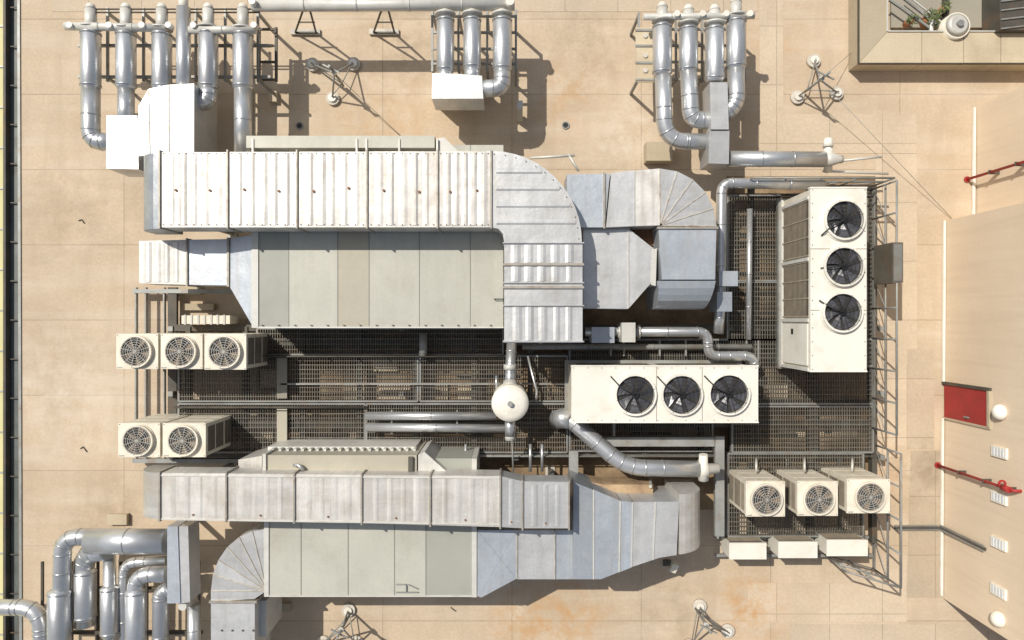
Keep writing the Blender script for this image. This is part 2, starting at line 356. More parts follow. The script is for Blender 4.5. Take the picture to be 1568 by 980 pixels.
# railings
def railing(pts,z0=GZ,h=1.1,step=.75,mat='steel',name='guard_rail',brace=True,r=.025):
    o=Obj(name)
    for (a,b_) in zip(pts[:-1],pts[1:]):
        A=W(*a,z0);B=W(*b_,z0); L=(B-A).length; n=max(1,round(L/step))
        for q in(1,.55): sweep(o,'rails',[A+Vector((0,0,h*q)),B+Vector((0,0,h*q))],r,mat,8)
        for i in range(n+1):
            p=A.lerp(B,i/n); sweep(o,'posts',[p,p+Vector((0,0,h))],r,mat,8)
            if brace and i<n: 
                p2=A.lerp(B,(i+1)/n); sweep(o,'braces',[p+Vector((0,0,.05)),p2+Vector((0,0,h*.55))],.013,mat,6)
        beam(o,'toe_board',A+Vector((0,0,.06)),B+Vector((0,0,.06)),.012,.12,mat)
    o.finish()
railing([(1336,290),(1336,655)]); railing([(1336,680),(1336,870),(1262,848)],z0=.3,h=1.3)
railing([(1130,285),(1336,285)],h=1.0); railing([(275,545),(770,545)],z0=GZ,h=.35,brace=False,mat='steeld',r=.016); railing([(275,622),(560,622)],h=.3,brace=False,mat='steeld',r=.016)
railing([(420,696),(1090,696)],h=.25,brace=False,step=.5,r=.02)
# ================================================================== DUCTS
def rib_x(o,x,y0,y1,zt,zb,w=.035,mat='flange'):
    X=WX(x,zt); Y0=WY(y1,zt)-.03; Y1=WY(y0,zt)+.03
    box(o,'flanges',X-w/2,Y0,X+w/2,Y1,zb-.03,zt+.045,mat,.8)
def rib_y(o,y,x0,x1,zt,zb,w=.035,mat='flange'):
    Y=WY(y,zt); box(o,'flanges',WX(x0,zt)-.03,Y-w/2,WX(x1,zt)+.03,Y+w/2,zb-.03,zt+.045,mat,.8)
def ridge_x(o,x,y0,y1,zt,w=.17,h=.014,mat='galvw',tone=1):
    w*=random.uniform(.8,1.3); h*=random.uniform(.6,1.3); x+=random.uniform(-1.2,1.2)
    X=WX(x,zt);Y0=WY(y1,zt);Y1=WY(y0,zt)
    v=[(X-w/2,Y0,zt+.001),(X-w/6,Y0,zt+h),(X+w/6,Y0,zt+h),(X+w/2,Y0,zt+.001)]; v+=[(a,Y1,c) for a,_,c in v]
    o.add('stiffeners',v,[[0,1,5,4],[1,2,6,5],[2,3,7,6],[0,1,2,3],[4,5,6,7]],mat,tone)
def ridge_y(o,y,x0,x1,zt,w=.14,h=.016,mat='galv',tone=1):
    Y=WY(y,zt);X0=WX(x0,zt);X1=WX(x1,zt)
    v=[(X0,Y-w/2,zt+.001),(X0,Y-w/6,zt+h),(X0,Y+w/6,zt+h),(X0,Y+w/2,zt+.001)]; v+=[(X1,b_,c) for _,b_,c in v]
    o.add('stiffeners',v,[[0,1,5,4],[1,2,6,5],[2,3,7,6],[0,1,2,3],[4,5,6,7]],mat,tone)
def spot(o,x,y,z,r=.03,mat='rust'):
    c=W(x,y,z); cyl(o,'fixings',c,r,z+.002,z+.03,mat,8)
def legs(o,pts,zt,mat='steel'):
    for x,y in pts:
        p=W(x,y,zt); box(o,'support_legs',p.x-.05,p.y-.05,p.x+.05,p.y+.05,.055,zt,mat); box(o,'support_legs',p.x-.12,p.y-.12,p.x+.12,p.y+.12,.018,.054,'concrete')
o=Obj('rectangular_supply_duct'); zt,zb=2.9,2.14
xs=[245,349,455,562,670,752]
for a,b_ in zip(xs[:-1],xs[1:]):
    ibox(o,'duct_shell',a,231+ (752-a)*.004,b_,348,zb,zt,'galvw')
    n=5; 
    for k in range(1,n+1): ridge_x(o,a+(b_-a)*k/(n+1),234,345,zt,tone=random.uniform(.88,1.1))
    for fx in(.24,.74):
        spot(o,a+(b_-a)*fx,291+random.uniform(-3,3),zt,.028); 
    for k in range(9): spot(o,a+(b_-a)*(k+.5)/9,235,zt,.010,'steeld'); spot(o,a+(b_-a)*(k+.5)/9,344,zt,.010,'steeld')
for x in xs: rib_x(o,x,232,348,zt,zb)
secs=[]
for i in range(7):
    a=math.radians(90*i/6); x=WX(245,zt)-.60*math.sin(a); zz=zt-.66+.66*math.cos(a)
    secs.append([(x,WY(234,zt),zz),(x,WY(350,zt),zz),(x,WY(350,zt),zb-.3),(x,WY(234,zt),zb-.3)])
loft(o,'end_bend',secs,'galvb',.62)  # low tone paints shade into the colour of the down-turned end
poly=[(752,348),(752,231)]+arc(752,370,139,139,-90,0,12)[1:]+[(891,372),(772,372)]+[(770,358),(763,350)]
iprism(o,'duct_shell',poly,zb,zt,'galv',1.0)
ys=[372,405,440,468,525]
for i,(a,b_) in enumerate(zip(ys[:-1],ys[1:])):
    ibox(o,'duct_shell',772,a,892,b_,zb,zt,'galv')
for y in(405,440): rib_y(o,y,772,892,zt,zb,.05)
for y in(372,433,468,523): rib_y(o,y,772,892,zt,zb,.025,'galv')
for x in(792,812,832,852,872): ridge_x(o,x,470,521,zt,mat='galv')
for x in(790,810,830,850,872):
    ridge_x(o,x,408,431,zt,mat='galv'); ridge_x(o,x,375,402,zt,mat='galv')
for y in(262,288,314,340): 
    ridge_y(o,y,760,752+math.sqrt(max(0,133**2-(y-370)**2)),zt,.12,.016)
for k in range(13):
    p=arc(752,370,134,134,-88,-2,12)[k]; spot(o,p[0],p[1],zt,.01,'steeld')
legs(o,[(300,260),(300,340),(500,240),(780,500),(885,500)],2.1)
o.finish()
o=Obj('air_handling_unit'); zt=2.08
xs=[396,442,517,565,642,720,771]; mts=['paneld','panel','panelt','panel','panel','panel']
Y0=WY(500,zt);Y1=WY(222,zt)
for a,b_,m_ in zip(xs[:-1],xs[1:],mts):
    box(o,'casing',WX(a,zt)+.004,Y0,WX(b_,zt)-.004,Y1,.35,zt,m_,random.uniform(.96,1.05))
box(o,'casing_core',WX(396,zt)+.02,Y0+.02,WX(771,zt)-.02,Y1-.02,.33,zt-.01,'steeld')
box(o,'corner_posts',WX(386,zt),Y0-.03,WX(396,zt),Y1,.3,zt+.03,'trim')
box(o,'corner_posts',WX(396,zt)+.002,Y0-.035,WX(771,zt),Y0-.002,.3,zt+.025,'trim')
for a in xs[1:-1]: box(o,'panel_seams',WX(a,zt)-.008,Y0,WX(a,zt)+.008,Y1,zt+.001,zt+.008,'paneld',.75)
box(o,'rear_section',WX(386,2.0),WY(232,2.0),WX(668,2.0),WY(214,2.0),.4,2.35,'panel')
for x in(386,545,560,610,668): box(o,'rear_trim',WX(x,2.35),WY(233,2.35),WX(x,2.35)+.04,WY(213,2.35),.5,2.38,'trim')
iprism(o,'rear_slope',[(669,212),(680,210),(702,232),(669,232)],.5,2.3,'trim')
box(o,'base_frame',WX(386,zt)-.02,Y0-.06,WX(771,zt),Y1,.2,.33,'steel')
for k in range(15): beam(o,'fixings',W(400+k*25,498,zt+.03),W(403+k*25,498,zt+.03),.02,.02,'steeld')
pipe(o,'handle',[W(757,458,zt),W(757,458,zt+.08),W(770,458,zt+.08),W(770,458,zt)],.012,'black',bands=False,seg=8)
v=[W(350,366,1.95),W(386,360,zt),W(386,498,zt),W(350,436,1.95)]
lo=[Vector((p.x,p.y,.9)) for p in v]
o.add('transition',v+lo,[[0,1,2,3],[4,5,6,7],[0,1,5,4],[1,2,6,5],[2,3,7,6],[3,0,4,7]],'galvb',1.02)
iprism(o,'intake_duct',[(287,367),(349,366),(349,437),(287,436)],1.1,1.95,'galvb',1.0)
iprism(o,'intake_duct',[(213,369),(286,367),(286,436),(213,434)],1.1,1.95,'galvw',.95)
rib_x(o,287,367,436,1.95,1.1); rib_x(o,350,366,437,1.95,1.1,.05); 
for k in range(1,5): ridge_x(o,213+k*14,371,432,1.95,mat='galvw')
legs(o,[(225,400),(330,420)],1.1)
box(o,'side_hatch',WX(278,.9),WY(496,.9),WX(352,.9),WY(483,.9),.35,.9,'cream')
for k in range(7): box(o,'side_hatch',WX(282+k*10,.9),WY(497,.9),WX(285+k*10,.9),WY(482,.9),.901,.92,'trim',.8)
o.finish()
o=Obj('exhaust_duct_bend'); zt,zb=2.35,1.5
iprism(o,'duct_shell',[(868,267),(934,266),(926,348),(868,348)],zb,zt,'galvb',1.0)
iprism(o,'duct_shell',[(936,265),(972,261),(972,346),(928,348)],zb,zt,'galv',1.08)
iprism(o,'duct_shell',[(973,261),(1010,258),(1010,345),(973,346)],zb,zt+.03,'galvw',1.08)
oc=arc(1010,346,87,88,-90,0,5)
for i in range(5):
    iprism(o,'bend_gores',[(1011,346),oc[i],oc[i+1]],zb,zt+.04,'galv',[.98,1.04,.92,1.0,.88][i])
for i in range(6):
    beam(o,'bend_seams',W(1011,345,zt+.045),W(*oc[i],zt+.045),.022,.02,'flange',1.2)
iprism(o,'duct_shell',[(1008,349),(1097,351),(1095,428),(1014,428)],zb,zt,'galvb',1.05)
rib_y(o,349,1008,1097,zt,zb,.05)
secs=[]
for i in range(7):
    a=math.radians(90*i/6); y=WY(430,zt)-.62*math.sin(a); zz=zt-.75+.75*math.cos(a)
    ins=.10*math.sin(a)
    secs.append([(WX(1008,zt)+ins*.5,y,zz),(WX(1096,zt)-ins,y,zz),(WX(1096,zt)-ins,y,.7),(WX(1008,zt)+ins*.5,y,.7)])
loft(o,'drop_bend',secs,'galvb',.98)
iprism(o,'mixing_box',[(893,350),(962,350),(1003,382),(998,432),(962,473),(893,472)],1.0,2.15,'galv',.98)
beam(o,'bend_seams',W(962,350,2.16),W(962,472,2.16),.03,.02,'trim'); 
iprism(o,'mixing_rim',[(999,383),(1006,380),(1004,438),(997,436)],1.0,2.18,'trim')
rib_y(o,350,893,962,2.15,1.9)
rib_x(o,925,267,348,zt,zb,.04)
iprism(o,'mixing_box',[(965,352),(1000,345),(1010,370),(1003,379)],1.0,1.7,'rust',.8)
legs(o,[(1020,400),(1085,400),(900,460),(955,460),(1080,320)],1.0)
o.finish()
o=Obj('rectangular_return_duct'); zt,zb=2.72,2.08
xs=[245,347,451,554,659,766,800,871]
top=[724,725,726,727,728,729,737,738]; bot=[796,797,799,801,804,807,809,809]
for i in range(7):
    iprism(o,'duct_shell',[(xs[i],bot[i]),(xs[i+1],bot[i+1]),(xs[i+1],top[i+1]),(xs[i],top[i])],zb,zt,'galvw' if i<5 else 'galv',[1.02,.90,.96,.89,.97,.86,.95][i])
    n=4 if i<5 else(1 if i==5 else 3)
    for k in range(1,n+1): ridge_x(o,xs[i]+(xs[i+1]-xs[i])*k/(n+1),top[i]+5,bot[i]-3,zt,mat='galvw' if i<5 else 'galv',tone=random.uniform(.88,1.0),w=.13,h=.009)
    spot(o,(xs[i]+xs[i+1])/2,bot[i]-8,zt,.02); 
for x,a,b_ in zip(xs,top,bot): rib_x(o,x,a,b_,zt,zb,.035)
beam(o,'edge_seam',W(245,728,zt+.01),W(766,732,zt+.01),.03,.02,'trim')
beam(o,'edge_seam',W(245,795,zt+.01),W(766,803,zt+.01),.03,.02,'trim')
secs=[]
for i in range(7):
    a=math.radians(90*i/6); x=WX(245,zt)-.60*math.sin(a); zz=zt-.6+.6*math.cos(a)
    secs.append([(x,WY(724,zt),zz),(x,WY(795,zt),zz),(x,WY(795,zt),zb-.2),(x,WY(724,zt),zb-.2)])
loft(o,'end_bend',secs,'galvw',.68)  # shading of the curved end is put into its darker tone
legs(o,[(300,740),(600,740),(850,750)],2.1)
o.finish()
o=Obj('air_handling_unit'); zt=2.0
xs=[412,461,533,604,652,722]; mts=['panel','panel','panel','panel','paneld']
Y0=WY(911,zt);Y1=WY(702,zt)
for a,b_,m_ in zip(xs[:-1],xs[1:],mts): box(o,'casing',WX(a,zt)+.004,Y0,WX(b_,zt)-.004,Y1,.35,zt,m_,random.uniform(1.08,1.2))
box(o,'casing_core',WX(412,zt)+.02,Y0+.02,WX(722,zt)-.02,Y1-.02,.33,zt-.01,'steeld')
box(o,'trim',WX(405,zt),Y0-.03,WX(412,zt),Y1,.3,zt+.03,'trim'); box(o,'trim',WX(412,zt)+.002,Y0-.035,WX(722,zt),Y0-.002,.3,zt+.025,'trim')
box(o,'trim',WX(722,zt)+.002,Y0-.04,WX(730,zt),Y1,.3,zt+.035,'trim')
for a in xs[1:-1]: box(o,'panel_seams',WX(a,zt)-.008,Y0,WX(a,zt)+.008,Y1,zt+.001,zt+.008,'paneld',.75)
for k,(a,b_) in enumerate((((606,895),(622,895)),((625,895),(640,902)),((606,907),(640,907)),((622,896),(622,906)))): beam(o,'latches',W(*a,zt+.03),W(*b_,zt+.03),.02,.02+.003*k,'steel')
ibox(o,'rear_casing',408,697,638,735,.4,2.3,'panelt',1.1)
for k in range(20): 
    c=W(415+k*11.5,691,1.9); box(o,'vent_row',c.x-.03,c.y-.04,c.x+.03,c.y+.04,1.601,1.8,'trim')
ibox(o,'rear_casing',410,684,636,697,.4,1.6,'trim',1.1)
ibox(o,'rear_casing',402,695,407,735,.4,2.35,'trim')
iprism(o,'rear_transition',[(365,704),(401,698),(401,735),(365,735)],.6,1.9,'galvw')
iprism(o,'rear_transition',[(640,697),(650,692),(706,742),(640,742)],.6,2.25,'galvw',1.05)
iprism(o,'rear_transition',[(625,700),(632,700),(632,722),(625,722)],2.301,2.38,'steeld',1.0)
pipe(o,'sensor_pipe',[W(450,712,2.35),W(458,712,2.42),W(464,720,2.42)],.04,'pipe',bands=False,seg=10)
oc=arc(408,905,85,95,-90,-180,6)
for i in range(6): iprism(o,'bend_gores',[(408,905),oc[i],oc[i+1]],.9,zt-.02,'galv',[1.0,.94,1.02,.97,1.0,.93][i])
for p in oc: beam(o,'bend_seams',W(408,905,zt-.01),W(*p,zt-.01),.02,.02,'flange',1.2)
iprism(o,'bend_leg',[(323,906),(406,906),(390,917),(323,921)],.9,zt-.02,'galv',1.0)
iprism(o,'bend_leg',[(323,922),(390,919),(390,1060),(323,1060)],.9,zt-.06,'galv',1.02)
rib_y(o,921,323,392,zt-.02,.9,.05)
box(o,'damper',WX(396,1.6),WY(975,1.6),WX(408,1.6),WY(920,1.6),.5,1.6,'trim')
for k in range(4): spot(o,340+k*16,965,zt-.06,.02,'steeld')
legs(o,[(340,940),(380,940)],.9)
zz=2.02
iprism(o,'outlet_duct',[(731,913),(731,812),(791,812),(791,886),(737,915)],.6,zz,'galvb',1.08)
iprism(o,'outlet_duct',[(792,812),(849,812),(849,887),(792,887)],.6,zz-.01,'galv',1.0)
iprism(o,'outlet_duct',[(850,812),(877.5,812),(877.5,887),(850,887)],.6,zz-.02,'galvb',1.05)
for x,a,b_ in((791.5,812,886),(849.5,812,887)): beam(o,'outlet_seams',W(x,a,zz+.01),W(x,b_,zz+.01),.025,.02,'flange',1.2)
for a,b_ in(((733,815),(789,884)),((789,815),(737,905))): beam(o,'outlet_creases',W(*a,zz+.001),W(*b_,zz+.001),.012,.01,'galvb',.95)
o.finish()
o=Obj('discharge_duct'); z2=2.3
iprism(o,'duct_shell',[(878,887),(878,738),(908,750),(908,887)],.8,z2,'galvb',.80)
iprism(o,'duct_shell',[(909,887),(909,750),(950,767),(948,876),(920,887)],.8,z2,'galvb',1.0)
iprism(o,'duct_shell',[(951,767),(969,769),(967,869),(949,876)],.8,z2,'galvb',1.08)
iprism(o,'duct_shell',[(970,769),(1040,768),(1036,850),(1010,854),(968,868)],.8,z2,'galv',1.08)
for a,b_ in(((950,767),(948,876)),((969,769),(967,868)),((909,750),(909,887)),((1004,768),(1000,857))): beam(o,'seams',W(*a,z2+.012),W(*b_,z2+.012),.028,.02,'trim')
secs=[]
for i in range(8):
    a=math.radians(90*i/7); x0_=WX(1040,z2)+.62*math.sin(a); zq=z2-.7+.7*math.cos(a)
    secs.append([(x0_,WY(757,z2)+.0,zq),(x0_,WY(849-6*i/7,z2),zq),(x0_,WY(849-6*i/7,z2),.8),(x0_,WY(757,z2),.8)])
loft(o,'end_bend',secs,'galvw',.85)
iprism(o,'flap',[(885,735),(925,742),(1000,742),(1000,760),(960,764),(905,748)],.7,1.5,'under',1.4)
legs(o,[(900,860),(1040,800),(960,780)],.8)
o.finish()
# ================================================================== CHILLERS
def chiller(x0,y0,x1,y1,zb,zt,fans,r,longy):
    o=Obj('rooftop_condenser_unit')
    X0,X1=WX(x0,zt),WX(x1,zt);Y0,Y1=WY(y1,zt),WY(y0,zt)
    box(o,'top_deck',X0,Y0,X1,Y1,zt-.10,zt,'white',1)
    box(o,'casing',X0+.03,Y0+.03,X1-.03,Y1-.03,zb,zt-.10,'cream',.95)
    if longy:
        L=Y1-Y0
        for i in range(1,3): box(o,'deck_joints',X0,Y0+L*i/3-.008,X1,Y0+L*i/3+.008,zt+.001,zt+.006,'panelt')
        for s0,s1 in((.30,.60),(.635,.935)):
            box(o,'coil_panel',X0+.01,Y0+L*s0,X0+.035,Y0+L*s1,zb+.15,zt-.12,'louver',1)
            n=int((zt-zb-.3)/.07)
            for k in range(n): box(o,'coil_fins',X0+.002,Y0+L*s0,X0+.010,Y0+L*s1,zb+.17+k*.07,zb+.185+k*.07,'slat',1)
            for k in range(4): box(o,'coil_guard',X0-.004,Y0+L*(s0+(s1-s0)*k/3)-.012,X0+.001,Y0+L*(s0+(s1-s0)*k/3)+.012,zb+.1,zt-.1,'slat',1.6)
        for s_ in(.0,.27,.605,.94): box(o,'frame_posts',X0-.02,Y0+L*s_,X0+.035,Y0+L*s_+.07,zb+.1,zt-.1,'trim',1.1)
        box(o,'frame_posts',X0-.02,Y0,X0+.03,Y1,zb,zb+.1,'trim',1.1); box(o,'control_panel',X0-.015,Y0+.12,X0+.02,Y0+L*.26,zb+.15,zt-.15,'white')
        box(o,'handle',X0-.03,Y0+L*.2,X0-.016,Y0+L*.23,zb+.7,zb+.8,'black')
    else:
        L=X1-X0
        for i in(.455,.7): box(o,'deck_joints',X0+L*i-.008,Y0,X0+L*i+.008,Y1,zt+.001,zt+.006,'panelt')
        for s0,s1 in((.05,.45),(.5,.95)):
            for Yy in(Y1-.035,Y0+.015): box(o,'coil_panel',X0+L*s0,Yy,X0+L*s1,Yy+.02,zb+.2,zt-.2,'louver')
        box(o,'frame_posts',X0-.02,Y0-.01,X1,Y0+.02,zb,zb+.1,'trim')
    box(o,'deck_lip',X0-.01,Y0-.01,X1+.01,Y0+.02,zt-.11,zt+.012,'white',1.05); box(o,'deck_lip',X0-.01,Y1-.02,X1+.01,Y1+.01,zt-.11,zt+.012,'white',1.05)
    box(o,'base_skid',X0-.05,Y0-.05,X1+.05,Y1+.05,zb-.14,zb-.002,'steel')
    for px_ in(X0+.1,X1-.1):
        for py_ in(Y0+.1,Y1-.1): box(o,'legs',px_-.06,py_-.06,px_+.06,py_+.06,.02,zb-.14,'steel')
    for i,(fx,fy) in enumerate(fans):
        c=W(fx,fy,zt); fan(o,c,zt,r,7,True,'white',rot=i*.7)
        e=Vector((c.x-r*1.15,c.y-r*.8+.3*i,zt+.03)) if longy else Vector((c.x-r*1.2,c.y+r*.9,zt+.03))
        pipe(o,'fan_cables',[Vector((c.x,c.y,zt+.12)),(c.x+(e.x-c.x)*.6,c.y+(e.y-c.y)*.4,zt+.14),e],.016,'rubber',bands=False,seg=6,R=.15)
    n=14
    for k in range(n):
        for q in(0,1):
            if longy: xx=(X0+.04,X1-.04)[q]; yy=Y0+.05+(Y1-Y0-.1)*k/(n-1)
            else: xx=X0+.05+(X1-X0-.1)*k/(n-1); yy=(Y0+.05,Y1-.05)[q]
            cyl(o,'bolts',(xx,yy),.012,zt+.001,zt+.014,'steel',6)
    o.finish()
chiller(1241,287,1327,569,.95,2.65,[(1291,337),(1290,408),(1288,478)],px(30,2.65),True)
chiller(875,560,1161,647,.80,2.1,[(972,604),(1043,604),(1115,603)],px(31,2.1),False)
# ================================================================== VRF UNITS
def vrf(x0,y0,x1,y1,zt=2.05,zb=.34,rot=0):
    o=Obj('outdoor_condenser')
    X0,X1=WX(x0,zt),WX(x1,zt);Y0,Y1=WY(y1,zt),WY(y0,zt); i=.015
    box(o,'casing',X0+i,Y0+i,X1-i,Y1-i,zb,zt-.06,'cream',1)
    box(o,'top_cap',X0,Y0,X1,Y1,zt-.06,zt,'cream',1.04)
    fan(o,((X0+X1)/2,(Y0+Y1)/2),zt,min(X1-X0,Y1-Y0)*.44,5,False,'cream',rot)
    for z0,z1 in((zb+.15,zb+.62),(zb+.70,zb+1.12),(zb+1.18,zt-.16)):
        for xa,s in((X0,-1),(X1,1)):
            box(o,'coil',xa-s*i-(.002 if s>0 else .006),Y0+.10,xa-s*i+(.006 if s>0 else .002),Y1-.10,z0,z1,'louver')
            n=5
            for k in range(n):
                zz=z0+(z1-z0)*(k+.5)/n; box(o,'louvres',xa-s*i+min(0,s*.015),Y0+.10,xa-s*i+max(0,s*.015),Y1-.10,zz,zz+.014,'slat',1.2)
        for yaw,s in((Y0,-1),(Y1,1)):
            box(o,'side_panels',X0+.10,yaw-s*i-.003,X1-.10,yaw-s*i+.005,z0,z1,'cream',.93)
    box(o,'base_rail',X0-.03,Y0+.06,X1+.03,Y0+.14,zb-.08,zb-.002,'steel'); box(o,'base_rail',X0-.03,Y1-.14,X1+.03,Y1-.06,zb-.08,zb-.002,'steel')
    for a in(X0+.06,X1-.06):
        for q in(Y0+.1,Y1-.1): box(o,'feet',a-.04,q-.04,a+.04,q+.04,.018,zb-.08,'steel')
    box(o,'badge',X0+.05,Y0+.02,X0+.14,Y0+.04,zt+.001,zt+.004,'steel')
    for a in(X0+.03,X1-.03):
        for q in(Y0+.03,Y1-.03): cyl(o,'screws',(a,q),.012,zt+.001,zt+.01,'steel',6)
    o.finish()
vrf(178,511,242,565,rot=.2); vrf(246,511,310,565,rot=.9); vrf(313,511,377,566,rot=1.4)
vrf(181,648,245,700,rot=.5); vrf(249,648,315,700,rot=.1)
vrf(1142,737,1202,791,1.9,rot=.3); vrf(1221,737,1283,790,1.9,rot=.8); vrf(1297,734,1363,786,1.95,rot=1.1)
def split_unit(x0,y0,x1,y1,zt=1.0):
    o=Obj('split_air_conditioner')
    X0,X1=WX(x0,zt),WX(x1,zt);Y0,Y1=WY(y1,zt),WY(y0,zt)
    box(o,'casing',X0,Y0,X1,Y1,.38,zt,'white',.95); box(o,'top_lid',X0-.015,Y0-.015,X1+.015,Y1+.015,zt+.001,zt+.03,'white',1.0)
    box(o,'rear_coil',X0+.04,Y1+.001,X1-.04,Y1+.01,.42,.96,'louver')
    for k in range(8): box(o,'rear_coil',X0+.04,Y1+.011,X1-.04,Y1+.018,.42+k*.065,.44+k*.065,'slat',1.4)
    fanc=Vector(((X0+X1)/2-.1,Y0,.68))
    sweep(o,'fan_guard',[fanc,fanc-Vector((0,.03,0))],[.22,.21],'louver',20)
    for a in(X0+.1,X1-.1): beam(o,'feet',(a,Y0-.05,.35),(a,Y1+.05,.35),.05,.06,'steel'); box(o,'legs',a-.03,Y0,a+.03,Y0+.06,.018,.32,'steel'); box(o,'legs',a-.03,Y1-.06,a+.03,Y1,.018,.32,'steel')
    box(o,'valve_cover',X1+.001,Y0+.05,X1+.06,Y1-.08,.42,.75,'trim')
    o.finish()
split_unit(1117,832,1172,855,1.05); split_unit(1192,830,1250,853,1.05); split_unit(1266,827,1327,850,1.05)
o=Obj('pipe_support_stand'); 
for k,(a,b_) in enumerate((((1095,822),(1340,822)),((1095,850),(1335,850)),((1110,700),(1110,850)),((1205,700),(1205,850)),((1285,700),(1285,850)))): beam(o,'channels',W(*a,.28),W(*b_,.28),.07,.08+.006*(k>1),'steel')
for x in(1158,1232,1305):
    sweep(o,'conduits',[W(x,700,.9),W(x,712,1.2),W(x,722,1.2)],.03,'trim',8)
o.finish()
# ================================================================== PIPE CLUSTERS
def silencer(o,x,ya,yb,z,wpx,neck=True,yn=14):
    r=px(wpx/2,z); A=W(x,ya,z);B=W(x,yb,z)
    sweep(o,'silencers',[A+Vector((0,.07,0)),A,B,B-Vector((0,.07,0))],[r*.6,r,r,r*.8],'pipe',24)
    for q in(.02,.98): 
        p=A.lerp(B,q); sweep(o,'bands',[p-Vector((0,.02,0)),p+Vector((0,.02,0))],r+.012,'pipe',24,tone=.8)
    if neck:
        N=W(x,yn,z)
        sweep(o,'necks',[A+Vector((0,.06,0)),N],px(8.5,z),'trim',14); sweep(o,'necks',[N,N+Vector((0,.12,0))],[px(9,z),px(5,z)],'white',14)
        sweep(o,'bands',[A+Vector((0,.10,0)),A+Vector((0,.14,0))],px(16,z),'trim',16)
    return r
o=Obj('exhaust_pipe_cluster'); z=1.55
for x,ya,yb,w in((139,50,133,29),(193,52,133,29),(248,52,134,29),(319,50,133,29),(372,52,134,30)): silencer(o,x,ya,yb,z,w)
sweep(o,'silencers',[W(281,12,z+.1),W(281,160,z+.1)],px(10.5,z),'pipe',16); sweep(o,'necks',[W(281,-6,z+.1),W(281,14,z+.1)],px(7,z),'white',12)
pipe(o,'pipes',[W(139,134,z),W(139,216,z-.1),W(175,218,z-.1)],px(13.5,z))
pipe(o,'pipes',[W(193,134,z),W(193,200,z)],px(12,z),step=.5)
pipe(o,'pipes',[W(319,134,z),W(319,156,z),W(290,156,z)],px(13.5,z),R=.3)
pipe(o,'pipes',[W(372,134,z),W(372,235,z)],px(13,z),step=.9)
pipe(o,'headers',[W(100,40,z+.12),W(255,43,z+.12)],px(6,z),'trim',step=.8,seg=12); pipe(o,'headers',[W(290,46,z+.12),W(392,46,z+.12)],px(6,z),'trim',step=.8,seg=12)
for x in(112,172,222,262,300,392): cyl(o,'caps',W(x,42,z+.1),.07,z+.08,z+.26,'white',14)
for y in(14,19): sweep(o,'racks',[W(130,y,z),W(398,y,z)],.02,'steeld',8)
for y in(70,118): beam(o,'racks',W(120,y,1.15),W(415,y,1.15),.06,.08,'steel')
for x in(165,220,300,345,395): 
    beam(o,'racks',W(x,12,1.2),W(x,125,1.2),.05,.06,'steel'); 
    for y in(20,120): box(o,'racks',W(x,y,1.2).x-.03,W(x,y,1.2).y-.03,W(x,y,1.2).x+.03,W(x,y,1.2).y+.03,.02,1.2,'steel')
for y in(45,70,95,122): beam(o,'racks',W(397,y,.9),W(423,y,.9),.05,.05,'steeld')
for x in(397,423): beam(o,'racks',W(x,42,.9),W(x,125,.9),.06,.06,'steeld')
iprism(o,'collector_box',[(163,177),(210,177),(212,259),(163,258)],.8,1.75,'galv',1.12)
iprism(o,'collector_box',[(212,163),(227,137),(229,237),(212,239)],.7,1.95,'galv',1.08)
iprism(o,'collector_box',[(228,136),(258,130),(258,236),(230,237)],.7,1.95,'galvb',1.15)
iprism(o,'collector_box',[(259,130),(297,128),(297,235),(259,236)],.7,1.95,'galv',1.0)
for a,b_ in(((227,137),(229,237)),((258,130),(258,236))): beam(o,'box_seams',W(*a,1.96),W(*b_,1.96),.03,.02,'flange',1.2)
for a,b_ in(((165,179),(209,257)),((209,179),(165,257))): beam(o,'box_seams',W(*a,1.753),W(*b_,1.753),.015,.012,'galv',1.0)
for x,y in((180,200),(180,245),(285,150),(285,225)): box(o,'box_legs',W(x,y,1).x-.05,W(x,y,1).y-.05,W(x,y,1).x+.05,W(x,y,1).y+.05,.02,.9,'steel')
o.finish()
o=Obj('overhead_pipeline')
pipe(o,'pipe',[W(386,8,1.65),W(788,7,1.65)],px(9,1.65),'trim',step=1.3); cyl(o,'cap',W(388,4,1.8),.08,1.6,1.9,'white',14)
cyl(o,'cap',W(781,4,1.8),.10,1.6,1.9,'white',14)
for x in(470,590):
    for s in(-18,14): beam(o,'stands',W(x+s,50,.05),W(x+s*.3,14,1.55),.04,.04,'steeld')
    beam(o,'stands',W(x-18,50,.1),W(x+14,50,.1),.04,.04,'steeld'); beam(o,'stands',W(x-14,34,.7),W(x+12,34,.7),.03,.03,'steeld')
    beam(o,'stands',W(x-12,10,1.5),W(x+12,10,1.5),.06,.06,'steel')
    box(o,'sleepers',W(x,50,0).x-.4,W(x,50,0).y-.07,W(x,50,0).x+.35,W(x,50,0).y+.07,.02,.08,'concrete')
o.finish()
o=Obj('exhaust_pipe_cluster'); z=1.6
for x,yb in((682,108),(723,104),(769,106)): silencer(o,x,30,yb,z,27 if x!=769 else 29,yn=18)
pipe(o,'pipes',[W(682,108,z),W(682,125,z)],px(12,z)); pipe(o,'pipes',[W(723,104,z),W(723,125,z)],px(12,z))
pipe(o,'pipes',[W(769,106,z),W(769,135,z),W(735,136,z)],px(13,z),R=.35)
iprism(o,'collector_box',[(662,112),(700,113),(738,116),(740,151),(661,151)],.9,1.8,'galv',1.12)
iprism(o,'plinth',[(666,150),(738,151),(738,118),(668,118)],.02,.88,'wall2',1.1)
for k in(25,50,75,98): beam(o,'racks',W(660,k,1.2),W(790,k,1.2),.05,.06,'steel')
